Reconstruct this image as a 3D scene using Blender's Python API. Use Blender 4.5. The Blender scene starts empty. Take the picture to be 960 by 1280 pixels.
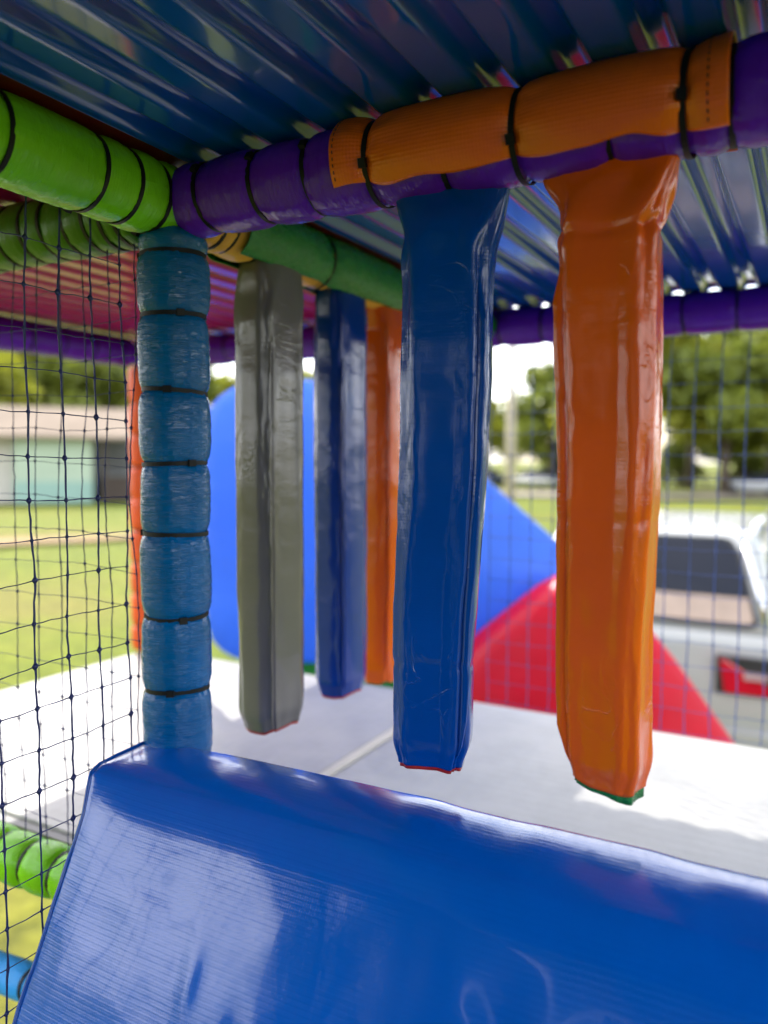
import bpy, math
import numpy as np
from math import radians, sin, cos, pi

S = bpy.context.scene
COL = S.collection
HC = 2.15                      # camera height above the lawn; all z below are relative to the camera

# ------------------------------------------------------------------ camera, sky, sun, exposure
cam = bpy.data.cameras.new("camera")
cam_o = bpy.data.objects.new("camera", cam); COL.objects.link(cam_o)
cam.sensor_fit = 'VERTICAL'; cam.sensor_height = 24.0; cam.sensor_width = 18.0
cam.lens = 993.4 / 1280 * 24.0
cam.clip_start = 0.02; cam.clip_end = 2000
cam.dof.use_dof = True; cam.dof.focus_distance = 0.84; cam.dof.aperture_fstop = 1.55
cam_o.location = (0, 0, HC)
from mathutils import Matrix, Vector, Euler
R = Matrix.Rotation(0.4991, 4, 'Z') @ Matrix.Rotation(radians(90) - 0.0663, 4, 'X') @ Matrix.Rotation(0.0076, 4, 'Z')
cam_o.rotation_euler = R.to_euler()
S.camera = cam_o

SUN_AZ = math.atan2(-0.83, 0.56)      # from +Y towards +X
SUN_EL = radians(46)
W = bpy.data.worlds.new("World"); S.world = W; W.use_nodes = True
wn = W.node_tree; bg = wn.nodes["Background"]
sky = wn.nodes.new("ShaderNodeTexSky"); sky.sky_type = 'NISHITA'; sky.sun_disc = False
sky.sun_elevation = SUN_EL; sky.sun_rotation = SUN_AZ
sky.dust_density = 2.0
# broken white cloud over the whole sky
tc = wn.nodes.new("ShaderNodeTexCoord"); cmap = wn.nodes.new("ShaderNodeMapping"); cmap.inputs['Scale'].default_value = (2.2, 2.2, 5.0)
cn = wn.nodes.new("ShaderNodeTexNoise"); cn.inputs['Scale'].default_value = 1.0; cn.inputs['Detail'].default_value = 7; cn.inputs['Roughness'].default_value = .58
cr_ = wn.nodes.new("ShaderNodeValToRGB"); cr_.color_ramp.elements[0].position = .40; cr_.color_ramp.elements[1].position = .60
cmx = wn.nodes.new("ShaderNodeMix"); cmx.data_type = 'RGBA'; cmx.inputs[7].default_value = (9.0, 9.0, 9.3, 1)
wn.links.new(tc.outputs['Generated'], cmap.inputs[0]); wn.links.new(cmap.outputs[0], cn.inputs[0]); wn.links.new(cn.outputs[0], cr_.inputs[0])
wn.links.new(cr_.outputs[0], cmx.inputs[0]); wn.links.new(sky.outputs[0], cmx.inputs[6]); wn.links.new(cmx.outputs[2], bg.inputs[0])
bg.inputs[1].default_value = 0.15

sl = bpy.data.lights.new("sun", 'SUN'); sl.energy = 2.0; sl.angle = radians(0.53); sl.color = (1.0, 0.95, 0.86)
so = bpy.data.objects.new("sun", sl); COL.objects.link(so)
sd = Vector((sin(SUN_AZ) * cos(SUN_EL), cos(SUN_AZ) * cos(SUN_EL), sin(SUN_EL)))
so.rotation_euler = sd.to_track_quat('Z', 'Y').to_euler(); so.location = sd * 40

S.view_settings.view_transform = 'Standard'; S.view_settings.look = 'None'
S.view_settings.gamma = 1.0; S.view_settings.exposure = 1.75
S.render.engine = 'CYCLES'
S.cycles.max_bounces = 10; S.cycles.diffuse_bounces = 5; S.cycles.glossy_bounces = 4
S.cycles.transmission_bounces = 4; S.cycles.transparent_max_bounces = 6
S.cycles.caustics_reflective = False; S.cycles.caustics_refractive = False
S.cycles.sample_clamp_indirect = 6
S.cycles.use_denoising = True

# ------------------------------------------------------------------ numpy noise
def _h(ix, iy, iz, seed):
    n = (ix * 374761393 + iy * 668265263 + iz * 2147483647 + seed * 974634777) & 0xFFFFFFFF
    n = ((n ^ (n >> 13)) * 1274126177) & 0xFFFFFFFF
    n = (n ^ (n >> 16)) & 0xFFFFFFFF
    return n / 4294967295.0 * 2 - 1
def noise(x, y, z=0.0, seed=0):
    x, y, z = np.broadcast_arrays(np.asarray(x, float), np.asarray(y, float), np.asarray(z, float))
    ix, iy, iz = np.floor(x).astype(np.int64), np.floor(y).astype(np.int64), np.floor(z).astype(np.int64)
    fx, fy, fz = x - ix, y - iy, z - iz
    sx, sy, sz = [t * t * (3 - 2 * t) for t in (fx, fy, fz)]
    def l(a, b, t): return a + (b - a) * t
    c = lambda a, b, d: _h(ix + a, iy + b, iz + d, seed)
    return l(l(l(c(0,0,0), c(1,0,0), sx), l(c(0,1,0), c(1,1,0), sx), sy),
             l(l(c(0,0,1), c(1,0,1), sx), l(c(0,1,1), c(1,1,1), sx), sy), sz)
def ss(a, b, x):
    t = np.clip((np.asarray(x, float) - a) / (b - a), 0, 1); return t * t * (3 - 2 * t)

# ------------------------------------------------------------------ object helpers
def mesh_data(name, v, f, mat, smooth=True, uv=None):
    me = bpy.data.meshes.new(name)
    v = np.asarray(v, float)
    me.from_pydata(v.tolist(), [], [list(map(int, q)) for q in f])
    if smooth: me.polygons.foreach_set('use_smooth', [True] * len(me.polygons))
    if uv is not None:
        l = me.uv_layers.new(name='UVMap'); idx = np.empty(len(me.loops), np.int32)
        me.loops.foreach_get('vertex_index', idx)
        l.data.foreach_set('uv', np.asarray(uv, np.float32)[idx].ravel())
    for m in (mat if isinstance(mat, (list, tuple)) else [mat]): me.materials.append(m)
    me.update()
    return me
def link(name, data, parent=None, loc=None):
    o = bpy.data.objects.new(name, data); COL.objects.link(o)
    if parent is not None: o.parent = parent
    if loc is not None: o.location = loc
    return o
def origin(o):
    p = Vector((0, 0, 0))
    while o is not None: p += o.location; o = o.parent
    return p
def mk(name, v, f, mat, parent=None, smooth=True, uv=None):
    """v in camera-relative metres (x along the beam, y away, z up from camera)"""
    v = np.asarray(v, float) + np.array([0, 0, HC])
    if parent is not None: v = v - np.array(origin(parent))
    return link(name, mesh_data(name, v, f, mat, smooth, uv), parent)
def thing(name, label, cat, loc, group=None):
    o = bpy.data.objects.new(name, None); COL.objects.link(o); o.empty_display_size = .05
    o.location = (loc[0], loc[1], loc[2] + HC); o['label'] = label; o['category'] = cat
    if group: o['group'] = group
    return o
def tag(o, label=None, cat=None, group=None, kind=None):
    if label: o['label'] = label
    if cat: o['category'] = cat
    if group: o['group'] = group
    if kind: o['kind'] = kind
    return o
class MB:
    def __init__(s): s.v = []; s.f = []; s.n = 0
    def add(s, v, f):
        v = np.asarray(v, float); s.v.append(v); s.f += [[i + s.n for i in q] for q in f]; s.n += len(v); return s
    def box(s, lo, hi, rot=None, c=None):
        lo, hi = np.array(lo, float), np.array(hi, float)
        v = np.array([[x, y, z] for z in (lo[2], hi[2]) for y in (lo[1], hi[1]) for x in (lo[0], hi[0])])
        if rot is not None:
            c = (lo + hi) / 2 if c is None else np.array(c); v = (v - c) @ np.array(rot).T + c
        return s.add(v, [(0,2,3,1),(4,5,7,6),(0,1,5,4),(2,6,7,3),(0,4,6,2),(1,3,7,5)])
    def tube(s, pts, r, n=6, cap=True):
        pts = np.asarray(pts, float); m = len(pts); r = np.broadcast_to(r, (m,))
        t = np.gradient(pts, axis=0); t /= np.linalg.norm(t, axis=1)[:, None] + 1e-12
        a = np.array([0, 0, 1.0]) if abs(t[0][2]) < .8 else np.array([1.0, 0, 0])
        e1 = np.cross(t, a); e1 /= np.linalg.norm(e1, axis=1)[:, None] + 1e-12; e2 = np.cross(t, e1)
        th = np.arange(n) / n * 2 * pi
        v = (pts[:, None] + r[:, None, None] * (np.cos(th)[None, :, None] * e1[:, None] + np.sin(th)[None, :, None] * e2[:, None])).reshape(-1, 3)
        f = [(i*n+j, i*n+(j+1)%n, (i+1)*n+(j+1)%n, (i+1)*n+j) for i in range(m-1) for j in range(n)]
        if cap: f += [tuple(range(n))[::-1], tuple((m-1)*n + j for j in range(n))]
        return s.add(v, f)
    def mk(s, name, mat, parent=None, smooth=False):
        return mk(name, np.concatenate(s.v), s.f, mat, parent, smooth)
def grid_faces(nr, nc):
    i, j = np.meshgrid(np.arange(nr - 1), np.arange(nc - 1), indexing='ij'); a = (i * nc + j).ravel()
    return np.stack([a, a + 1, a + nc + 1, a + nc], 1).tolist()

# ------------------------------------------------------------------ materials
def nodes(name):
    m = bpy.data.materials.new(name); m.use_nodes = True
    nt = m.node_tree; return m, nt, nt.nodes['Principled BSDF']
def N(nt, t, **kw):
    n = nt.nodes.new(t)
    for k, v in kw.items():
        if k.startswith('i_'): n.inputs[k[2:].replace('_', ' ')].default_value = v
        else: setattr(n, k, v)
    return n
def mapped(nt, src, scale):
    tc = N(nt, 'ShaderNodeTexCoord'); mp = N(nt, 'ShaderNodeMapping'); mp.inputs['Scale'].default_value = scale
    nt.links.new(tc.outputs[src], mp.inputs[0]); return mp.outputs[0]
def noise_tex(nt, vec, scale=1.0, detail=3, rough=.55, dist=0.0):
    n = N(nt, 'ShaderNodeTexNoise'); n.inputs['Scale'].default_value = scale; n.inputs['Detail'].default_value = detail
    n.inputs['Roughness'].default_value = rough; n.inputs['Distortion'].default_value = dist
    nt.links.new(vec, n.inputs['Vector']); return n.outputs['Fac']
def ramp(nt, fac, stops):
    r = N(nt, 'ShaderNodeValToRGB'); e = r.color_ramp.elements
    while len(e) < len(stops): e.new(.5)
    for k, (p, c) in enumerate(stops): e[k].position = p; e[k].color = (*c, 1) if len(c) == 3 else c
    nt.links.new(fac, r.inputs[0]); return r.outputs[0]
def mathn(nt, op, a, b=None):
    n = N(nt, 'ShaderNodeMath', operation=op)
    for k, x in enumerate((a, b)):
        if x is None: continue
        if isinstance(x, (int, float)): n.inputs[k].default_value = x
        else: nt.links.new(x, n.inputs[k])
    return n.outputs[0]
def bump(nt, h, dist, strength=1.0, normal=None):
    b = N(nt, 'ShaderNodeBump'); b.inputs['Strength'].default_value = strength; b.inputs['Distance'].default_value = dist
    nt.links.new(h, b.inputs['Height'])
    if normal is not None: nt.links.new(normal, b.inputs['Normal'])
    return b.outputs[0]
def mul(c, k): return tuple(min(1, x * k) for x in c)
def maprange(nt, x, a, b, lo=0.0, hi=1.0):
    r = N(nt, 'ShaderNodeMapRange'); r.inputs['From Min'].default_value = lo; r.inputs['From Max'].default_value = hi; r.inputs['To Min'].default_value = a; r.inputs['To Max'].default_value = b
    nt.links.new(x, r.inputs[0]); return r.outputs[0]
def plain(name, col, rough=.5, metal=0, var=.12, scale=8, coat=0.0, spec=.5, src='Object'):
    m, nt, p = nodes(name)
    v = mapped(nt, src, (scale,) * 3); f = noise_tex(nt, v, 1, 5)
    nt.links.new(ramp(nt, f, [(.3, mul(col, 1 - var)), (.7, mul(col, 1 + var))]), p.inputs['Base Color'])
    nt.links.new(maprange(nt, f, rough * .8, min(1, rough * 1.25)), p.inputs['Roughness'])
    p.inputs['Metallic'].default_value = metal; p.inputs['Coat Weight'].default_value = coat; p.inputs['Coat Roughness'].default_value = .06; p.inputs['Specular IOR Level'].default_value = spec
    return m
def foam(name, col, rough=.33):
    """shrunk plastic film over foam: fine crinkles running round the tube (uv in metres: x along, y around)"""
    m, nt, p = nodes(name)
    big = noise_tex(nt, mapped(nt, 'UV', (14, 14, 1)), 1, 4)
    nt.links.new(ramp(nt, big, [(.25, mul(col, .84)), (.75, mul(col, 1.14))]), p.inputs['Base Color'])
    cr = noise_tex(nt, mapped(nt, 'UV', (210, 20, 1)), 1, 3, .6, 1.2)
    cr2 = noise_tex(nt, mapped(nt, 'UV', (120, 85, 1)), 1, 2, .5, .6)
    rg = maprange(nt, mathn(nt, 'ABSOLUTE', mathn(nt, 'SUBTRACT', cr, .5)), 0, 1, 0, .09)
    n1 = bump(nt, cr2, .0013, .4)
    n2 = bump(nt, rg, .00026, .7, n1)
    nt.links.new(n2, p.inputs['Normal'])
    nt.links.new(maprange(nt, big, rough * .75, rough * 1.3), p.inputs['Roughness'])
    p.inputs['Specular IOR Level'].default_value = .30
    return m
def vinyl(name, col, rough=.22, weave=.0011, wamp=.00006, wr=.0007, wrs=14, coat=.1, var=.08, ribs=None, ribamp=0, crease=.0006):
    """PVC tarpaulin: gloss, scrim weave, soft dents (uv in metres)"""
    m, nt, p = nodes(name)
    uv = mapped(nt, 'UV', (1, 1, 1))
    big = noise_tex(nt, mapped(nt, 'UV', (9, 9, 1)), 1, 5)
    sc = noise_tex(nt, mapped(nt, 'UV', (34, 70, 1)), 1, 6, .7)
    nt.links.new(ramp(nt, big, [(.28, mul(col, 1 - var)), (.72, mul(col, 1 + var))]), p.inputs['Base Color'])
    sx = N(nt, 'ShaderNodeSeparateXYZ'); nt.links.new(uv, sx.inputs[0])
    k = 2 * pi / weave
    w = mathn(nt, 'ADD', mathn(nt, 'SINE', mathn(nt, 'MULTIPLY', sx.outputs[0], k)), mathn(nt, 'SINE', mathn(nt, 'MULTIPLY', sx.outputs[1], k)))
    n1 = bump(nt, noise_tex(nt, mapped(nt, 'UV', (wrs, wrs * .7, 1)), 1, 3, .5, .8), wr * 4, .8)
    cz_ = noise_tex(nt, mapped(nt, 'UV', (22, 13, 1)), 1, 3, .6, 1.5)
    crs = maprange(nt, mathn(nt, 'ABSOLUTE', mathn(nt, 'SUBTRACT', cz_, .5)), 0, 1, 0, .035)
    msk = maprange(nt, noise_tex(nt, mapped(nt, 'UV', (11, 7, 1)), 1, 2), 0, 1, .50, .66)
    crs = mathn(nt, 'SUBTRACT', 1.0, mathn(nt, 'MULTIPLY', mathn(nt, 'SUBTRACT', 1.0, crs), msk))
    n1 = bump(nt, crs, crease, .5, n1)
    n1 = bump(nt, sc, .0007, .5, n1)
    if ribs:
        wob = noise_tex(nt, mapped(nt, 'UV', (10, 40, 1)), 1, 3)
        rb = mathn(nt, 'SINE', mathn(nt, 'ADD', mathn(nt, 'MULTIPLY', sx.outputs[1], 2 * pi / ribs), mathn(nt, 'MULTIPLY', wob, 5.0)))
        n1 = bump(nt, rb, ribamp, 1.0, n1)
    nt.links.new(bump(nt, w, wamp, 1.0, n1), p.inputs['Normal'])
    nt.links.new(maprange(nt, sc, rough * .7, rough * 1.5), p.inputs['Roughness'])
    p.inputs['Coat Weight'].default_value = coat; p.inputs['Coat Roughness'].default_value = rough * .5
    return m
def sheer(name, col, trans=.45, rough=.35):
    """sun-lit vinyl that lets light through"""
    m, nt, p = nodes(name)
    v = mapped(nt, 'Object', (2.5,) * 3); f = noise_tex(nt, v, 1, 4)
    c = ramp(nt, f, [(.3, mul(col, .9)), (.7, mul(col, 1.1))])
    nt.links.new(c, p.inputs['Base Color']); p.inputs['Roughness'].default_value = rough
    t = N(nt, 'ShaderNodeBsdfTranslucent'); nt.links.new(c, t.inputs[0])
    mx = N(nt, 'ShaderNodeMixShader'); mx.inputs[0].default_value = trans
    nt.links.new(p.outputs[0], mx.inputs[1]); nt.links.new(t.outputs[0], mx.inputs[2])
    nt.links.new(mx.outputs[0], nt.nodes['Material Output'].inputs[0])
    nt.links.new(bump(nt, noise_tex(nt, mapped(nt, 'Object', (6,) * 3), 1, 3), .02, .5), p.inputs['Normal'])
    return m

M = {}
M['foam_blue'] = foam('foam film blue', (.0, .105, .32), .13)
M['foam_purple'] = foam('foam film purple', (.12, .012, .58), .13)
M['foam_lime'] = foam('foam film lime', (.19, .58, .008), .2)
M['foam_green_shade'] = foam('foam film shaded green', (.055, .18, .012), .3)  # green darkened to put the beam's shade into its colour
M['foam_orange'] = foam('foam film orange', (.80, .10, .015), .4)
M['foam_yellow'] = foam('foam film yellow', (.85, .42, .06), .4)
M['foam_sky'] = foam('foam film light blue', (.02, .30, .75), .4)
M['foam_red'] = foam('foam film red', (.45, .012, .012), .3)
M['vinyl_orange'] = vinyl('orange tarpaulin', (.80, .115, .002), .12, .0032, .000007, .0005, 16)
M['vinyl_flap'] = vinyl('amber tarpaulin', (1.0, .155, .001), .2, .0034, .00008, .0006, 14)
M['vinyl_blue'] = vinyl('navy blue tarpaulin', (.0, .062, .36), .10, .0032, .000007, .0005, 16)
M['vinyl_navy'] = vinyl('deep blue tarpaulin', (.0, .036, .27), .14, .0032, .000007, .0005, 14)
M['vinyl_grey'] = vinyl('grey tarpaulin', (.160, .144, .132), .16, .0032, .000007, .0005, 14)
M['vinyl_green'] = vinyl('green tarpaulin', (.005, .24, .04), .25, .0016, .00012, .0016, 16)
M['vinyl_red'] = vinyl('red tarpaulin', (.55, .02, .015), .3)
M['vinyl_pad'] = vinyl('royal blue tarpaulin', (.0, .115, .58), .13, .0026, .00002, .0005, 9, .5, .05, .0056, .00003, .00004)
M['tie'] = plain('black nylon', (.006, .006, .007), .5, spec=.25)
M['thread'] = plain('dark thread', (.05, .012, .01), .7)
M['net'] = plain('navy net cord', (.008, .016, .11), .45)
M['net_far'] = plain('blue net cord', (.03, .07, .26), .6)
M['roof_blue'] = plain('blue painted steel', (.0, .084, .48), .15, 0, .05, 3, .5)
M['roof_red'] = plain('red painted steel', (.42, .015, .17), .2, 0, .05, 3, .15)
M['flash_red'] = plain('dark red flashing', (.16, .006, .006), .3)

# ------------------------------------------------------------------ ground, lawn, dirt
def soil():
    m, nt, p = nodes('lawn'); 
    a = noise_tex(nt, mapped(nt, 'Object', (.22, .22, .22)), 1, 6, .6)
    b = noise_tex(nt, mapped(nt, 'Object', (5, 5, 5)), 1, 6, .7)
    c1 = ramp(nt, a, [(.34, (.085, .125, .005)), (.5, (.135, .158, .006)), (.64, (.165, .15, .022))])
    c2 = ramp(nt, b, [(.3, (.42, .45, .40)), (.7, (1.2, 1.18, 1.1))])
    mx = N(nt, 'ShaderNodeMix', data_type='RGBA', blend_type='MULTIPLY'); mx.inputs[0].default_value = 1
    nt.links.new(c1, mx.inputs[6]); nt.links.new(c2, mx.inputs[7]); nt.links.new(mx.outputs[2], p.inputs['Base Color'])
    p.inputs['Roughness'].default_value = .9; p.inputs['Specular IOR Level'].default_value = .2
    nt.links.new(bump(nt, b, .06, .6), p.inputs['Normal']); return m
M['lawn'] = soil()
g = 900.0
rows = np.concatenate([-np.geomspace(g, 2, 24), np.geomspace(2, g, 24)])
gx, gy = np.meshgrid(rows, rows, indexing='ij')
gz = -HC + .05 * noise(gx * .15, gy * .15, 0, 3) * (np.hypot(gx, gy) < 60) - .06
tag(mk('ground', np.stack([gx, gy, gz], 2).reshape(-1, 3), grid_faces(48, 48), M['lawn']), kind='structure')

CAMF = np.array([-sin(.4991), cos(.4991)]); CAMR = np.array([cos(.4991), sin(.4991)])
def far(px, d, z=-HC):
    """a spot d metres out along the picture column px (rough bearing)"""
    k = (px - 480) / 993.4; p = (CAMF + CAMR * k); p = p / np.linalg.norm(p) * d
    return np.array([p[0], p[1], z])
M['road'] = plain('pale road', (.20, .17, .13), .9, 0, .2, .6)
a, b = far(-500, 78), far(1500, 66); d_ = (b - a) / np.linalg.norm(b - a); n_ = np.array([-d_[1], d_[0], 0])
rv = [a - n_ * 3, b - n_ * 3, b + n_ * 4.5, a + n_ * 4.5]; rv = [p + [0, 0, .06] for p in rv]
tag(mk('road', rv, [(0, 1, 2, 3)], M['road'], smooth=False), kind='structure')
a, b = far(-300, 21), far(420, 25.5); d_ = (b - a) / np.linalg.norm(b - a); n_ = np.array([-d_[1], d_[0], 0])
M['dirt'] = plain('dry worn turf', (.21, .13, .05), .95, 0, .25, .8)
t_ = np.linspace(0, 1, 40); w0 = .9 + .5 * noise(t_ * 9, 0, 0, 5); w1 = .9 + .5 * noise(t_ * 9, 5, 0, 6)
dv = np.stack([a + (b - a) * t_[:, None] - n_ * w0[:, None], a + (b - a) * t_[:, None] + n_ * w1[:, None]], 1).reshape(-1, 3) + [0, 0, .05]
tag(mk('dirt_path', dv, grid_faces(40, 2), M['dirt'], smooth=False), kind='structure')

# ------------------------------------------------------------------ the play frame's floor
UP, VP, VF, UL, ZF = -.689, .731, 1.736, -1.76, -.58
HB = .30; RF = .042
def floor_mat():
    m, nt, p = nodes('white floor vinyl')
    uv = mapped(nt, 'Object', (1, 1, 1))
    st = noise_tex(nt, mapped(nt, 'Object', (3, 3, 3)), 1, 6, .65)
    sp = noise_tex(nt, mapped(nt, 'Object', (14, 14, 14)), 1, 4, .6)
    c = ramp(nt, st, [(.3, (.235, .235, .225)), (.52, (.33, .327, .312)), (.72, (.375, .368, .345))])
    mx = N(nt, 'ShaderNodeMix', data_type='RGBA', blend_type='MULTIPLY'); mx.inputs[0].default_value = .5
    nt.links.new(c, mx.inputs[6]); nt.links.new(ramp(nt, sp, [(.35, (.78, .78, .77)), (.6, (1, 1, 1))]), mx.inputs[7])
    nt.links.new(mx.outputs[2], p.inputs['Base Color'])
    sx = N(nt, 'ShaderNodeSeparateXYZ'); nt.links.new(uv, sx.inputs[0])
    w = mathn(nt, 'ADD', mathn(nt, 'SINE', mathn(nt, 'MULTIPLY', sx.outputs[0], 240)), mathn(nt, 'SINE', mathn(nt, 'MULTIPLY', sx.outputs[1], 240)))
    nt.links.new(bump(nt, w, .0002, .5, bump(nt, st, .01, .4)), p.inputs['Normal'])
    nt.links.new(maprange(nt, st, .28, .5), p.inputs['Roughness'])
    return m
M['floor'] = floor_mat()
M['edge'] = plain('grey aluminium edge', (.16, .16, .165), .5)
JU = -.774
def slab(name, x0, x1, y0, y1, z1, th, mat, parent=None):
    bv = .004
    v = []
    for (ins, z) in ((bv, z1), (0, z1 - bv), (0, z1 - th)):
        v += [(x0+ins, y0+ins, z), (x1-ins, y0+ins, z), (x1-ins, y1-ins, z), (x0+ins, y1-ins, z)]
    f = [(0,1,2,3), (11,10,9,8)]
    for r in (0, 4): f += [(r+i, r+4+i, r+4+(i+1)%4, r+(i+1)%4) for i in range(4)]
    return mk(name, v, f, mat, parent, False)
deck = thing('play_floor', 'white vinyl covered platform floor under the hanging bags', 'floor', (-.7, 1.25, ZF)); deck['kind'] = 'structure'
slab('floor_panel', UL, JU - .012, .815, VF + .02, ZF, .035, M['floor'], deck)
slab('floor_panel', JU + .012, .60, .815, VF + .02, ZF, .035, M['floor'], deck)
M['strip'] = plain('joint strip', (.50, .47, .40), .5)
slab('joint_strip', JU - .0115, JU + .0115, .818, VF + .018, ZF + .004, .03, M['strip'], deck)
mb = MB(); mb.box((UL, .797, ZF - .05), (.6, .812, ZF - .003)); mb.mk('edge_rail', M['edge'], deck)
for x in (-1.6, -.689, .4):
    mb = MB(); mb.box((x - .03, .83, -HC), (x + .03, .89, ZF - .036)); mb.mk('leg', M['edge'], deck)
    mb = MB(); mb.box((x - .03, 1.62, -HC), (x + .03, 1.68, ZF - .036)); mb.mk('leg', M['edge'], deck)

# ------------------------------------------------------------------ foam-padded tubes
def frame_of(P0, P1, back):
    ax = (P1 - P0); L = np.linalg.norm(ax); ax = ax / L
    b = np.array(back, float); b -= ax * b.dot(ax); b /= np.linalg.norm(b); c = np.cross(ax, b)
    return ax, b, c, L
def prof(t, ties, L, Rm, notch):
    e = np.array([-.002] + list(ties) + [L + .002]); e = np.sort(e)
    k = np.clip(np.searchsorted(e, t) - 1, 0, len(e) - 2)
    mid = (e[k] + e[k+1]) / 2; half = (e[k+1] - e[k]) / 2
    x = np.abs((t - mid) / half); edge = half * (1 - x)          # metres to the nearer tie
    barrel = 1 - np.exp(-np.maximum(edge, 0) / .0065)
    return Rm * (1 - notch) + Rm * notch * (barrel + .10 * (1 - x * x)) , edge, k
def sleeve(name, parent, P0, P1, ties, mat, Rm=RF, notch=.13, seed=1, back=(0, 1, 0), res=.0022, nth=84, pleat=.0011, endcut=.012):
    P0, P1 = np.array(P0, float), np.array(P1, float)
    ax, b, c, L = frame_of(P0, P1, back)
    n = max(12, int(L / res)); t = np.linspace(0, L, n)
    th = np.linspace(0, 2 * pi, nth + 1)
    T, TH = np.meshgrid(t, th, indexing='ij'); THm = np.where(TH >= 2 * pi - 1e-6, 0, TH)
    r, edge, k = prof(T, ties, L, Rm, notch)
    cx, cy = np.cos(THm) * 6, np.sin(THm) * 6
    r = r + pleat * noise(cx * 1.6, cy * 1.6, k * 7.3, seed) * np.exp(-edge / .011)
    r = r + .0006 * noise(cx * 3.2, cy * 3.2, k * 3.1, seed + 4) * np.exp(-edge / .018)
    r = r + .0014 * noise(cx * .22 + k * 5, cy * .22, T * 16, seed + 1)
    r = r + .00042 * noise(cx * .8, cy * .8, T * 260, seed + 2)
    r = r * (1 - .28 * np.exp(-T / .006) - .28 * np.exp(-(L - T) / .006))
    V = P0 + T[..., None] * ax + r[..., None] * (np.cos(THm)[..., None] * b + np.sin(THm)[..., None] * c)
    V = V.reshape(-1, 3); F = grid_faces(n, nth + 1)
    uv = np.stack([T, TH * Rm], 2).reshape(-1, 2)
    base = len(V); V = np.vstack([V, P0, P1]); uv = np.vstack([uv, [[0, 0], [L, 0]]])
    F = [q[::-1] for q in F]
    F += [(base, j + 1, j) for j in range(nth)][::-1] + [(base + 1, (n-1)*(nth+1) + j, (n-1)*(nth+1) + j + 1) for j in range(nth)]
    return mk(name, V, F, mat, parent, True, uv)
_trng = np.random.default_rng(11)
def cable_tie(parent, P0, P1, t, rad, back=(0, 1, 0), head=None, width=.005, seg=48, tilt=None, tail=0.0):
    P0, P1 = np.array(P0, float), np.array(P1, float)
    ax, b, c, L = frame_of(P0, P1, back)
    th = np.arange(seg) / seg * 2 * pi; tl = _trng.uniform(-.0025, .0025, 2) if tilt is None else tilt
    w = width / 2
    rows = []
    for (dt, dr) in ((-w, 0), (-w, .0013), (w, .0013), (w, 0)):
        rr = rad + dr + .0004 * np.sin(th * 3 + tl[0] * 900)
        off = t + dt + tl[0] * np.cos(th) + tl[1] * np.sin(th)
        rows.append(P0 + off[:, None] * ax + rr[:, None] * (np.cos(th)[:, None] * b + np.sin(th)[:, None] * c))
    V = np.stack(rows, 1).reshape(-1, 3); F = []
    for j in range(seg):
        for q in range(4): F.append((j*4+q, j*4+(q+1)%4, ((j+1)%seg)*4+(q+1)%4, ((j+1)%seg)*4+q))
    m_ = MB().add(V, F)
    if head is not None:
        a = head; rd = np.cos(a) * b + np.sin(a) * c; tg = -np.sin(a) * b + np.cos(a) * c
        off = t + tl[0] * np.cos(a) + tl[1] * np.sin(a)
        o = P0 + off * ax + (rad + .0028) * rd
        B = np.stack([ax * .0038, tg * .0045, rd * .0026])
        cube = np.array([[x, y, z] for z in (-1, 1) for y in (-1, 1) for x in (-1, 1)], float) @ B + o
        m_.add(cube, [(0,2,3,1),(4,5,7,6),(0,1,5,4),(2,6,7,3),(0,4,6,2),(1,3,7,5)])
        if tail:
            e = o + rd * .001
            m_.tube([e, e + tg * tail * .5 + rd * .002, e + tg * tail + rd * .006], .0012, 5)
    return m_.mk('cable_tie', M['tie'], parent, False)
def padded(name, label, cat, P0, P1, ties, mat, seed, group, back=(0, 1, 0), notch=.13, res=.0022, nth=84, heads=None, Rm=RF, tie_r=None, seg=48, pleat=.0011, skip_ties=(), cat_loc=None):
    o = thing(name, label, cat, cat_loc if cat_loc else P0, group)
    sleeve('foam_sleeve', o, P0, P1, ties, mat, Rm, notch, seed, back, res, nth, pleat)
    for i, t in enumerate(ties):
        if i in skip_ties: continue
        cable_tie(o, P0, P1, t, Rm * (1 - notch) + .0016 if tie_r is None else tie_r, back, None if heads is None else heads[i % len(heads)], seg=seg)
    return o
G_POST, G_BEAM = 'foam padded upright posts', 'foam padded cross beams'
# main blue post (bottom -> top)
zb = ZF - .02; ztop = .272
zt = [-.56, -.47, -.375, -.284, -.192, -.092, -.007, .079, .169, .241]
padded('padded_post', 'glossy blue foam padded post cinched with black cable ties, at the frame corner', 'post',
       (UP, VP, zb), (UP, VP, ztop), [z - zb for z in zt], M['foam_blue'], 3, G_POST, notch=.14, heads=[-2.2, 2.0, -1.9, -2.6], res=.002)
# orange far corner post
zz = np.arange(-.50, .25, .094)
padded('padded_post', 'slim orange foam padded post at the far left corner, half hidden by the blue post', 'post',
       (UL, VF, ZF + .002), (UL, VF, .268), [z - ZF for z in zz], M['foam_orange'], 5, G_POST, notch=.2, res=.006, nth=32, seg=20)
# posts that carry the right ends (outside the picture)
for y in (VP, VF):
    padded('padded_post', 'blue foam padded post at the %s right end of the purple beam' % ('near' if y == VP else 'far'), 'post',
           (.50, y, ZF - .02), (.50, y, .256), [.1, .2, .3, .4, .5, .6, .7, .8], M['foam_blue'], 9, G_POST, res=.008, nth=24, seg=16)
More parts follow.
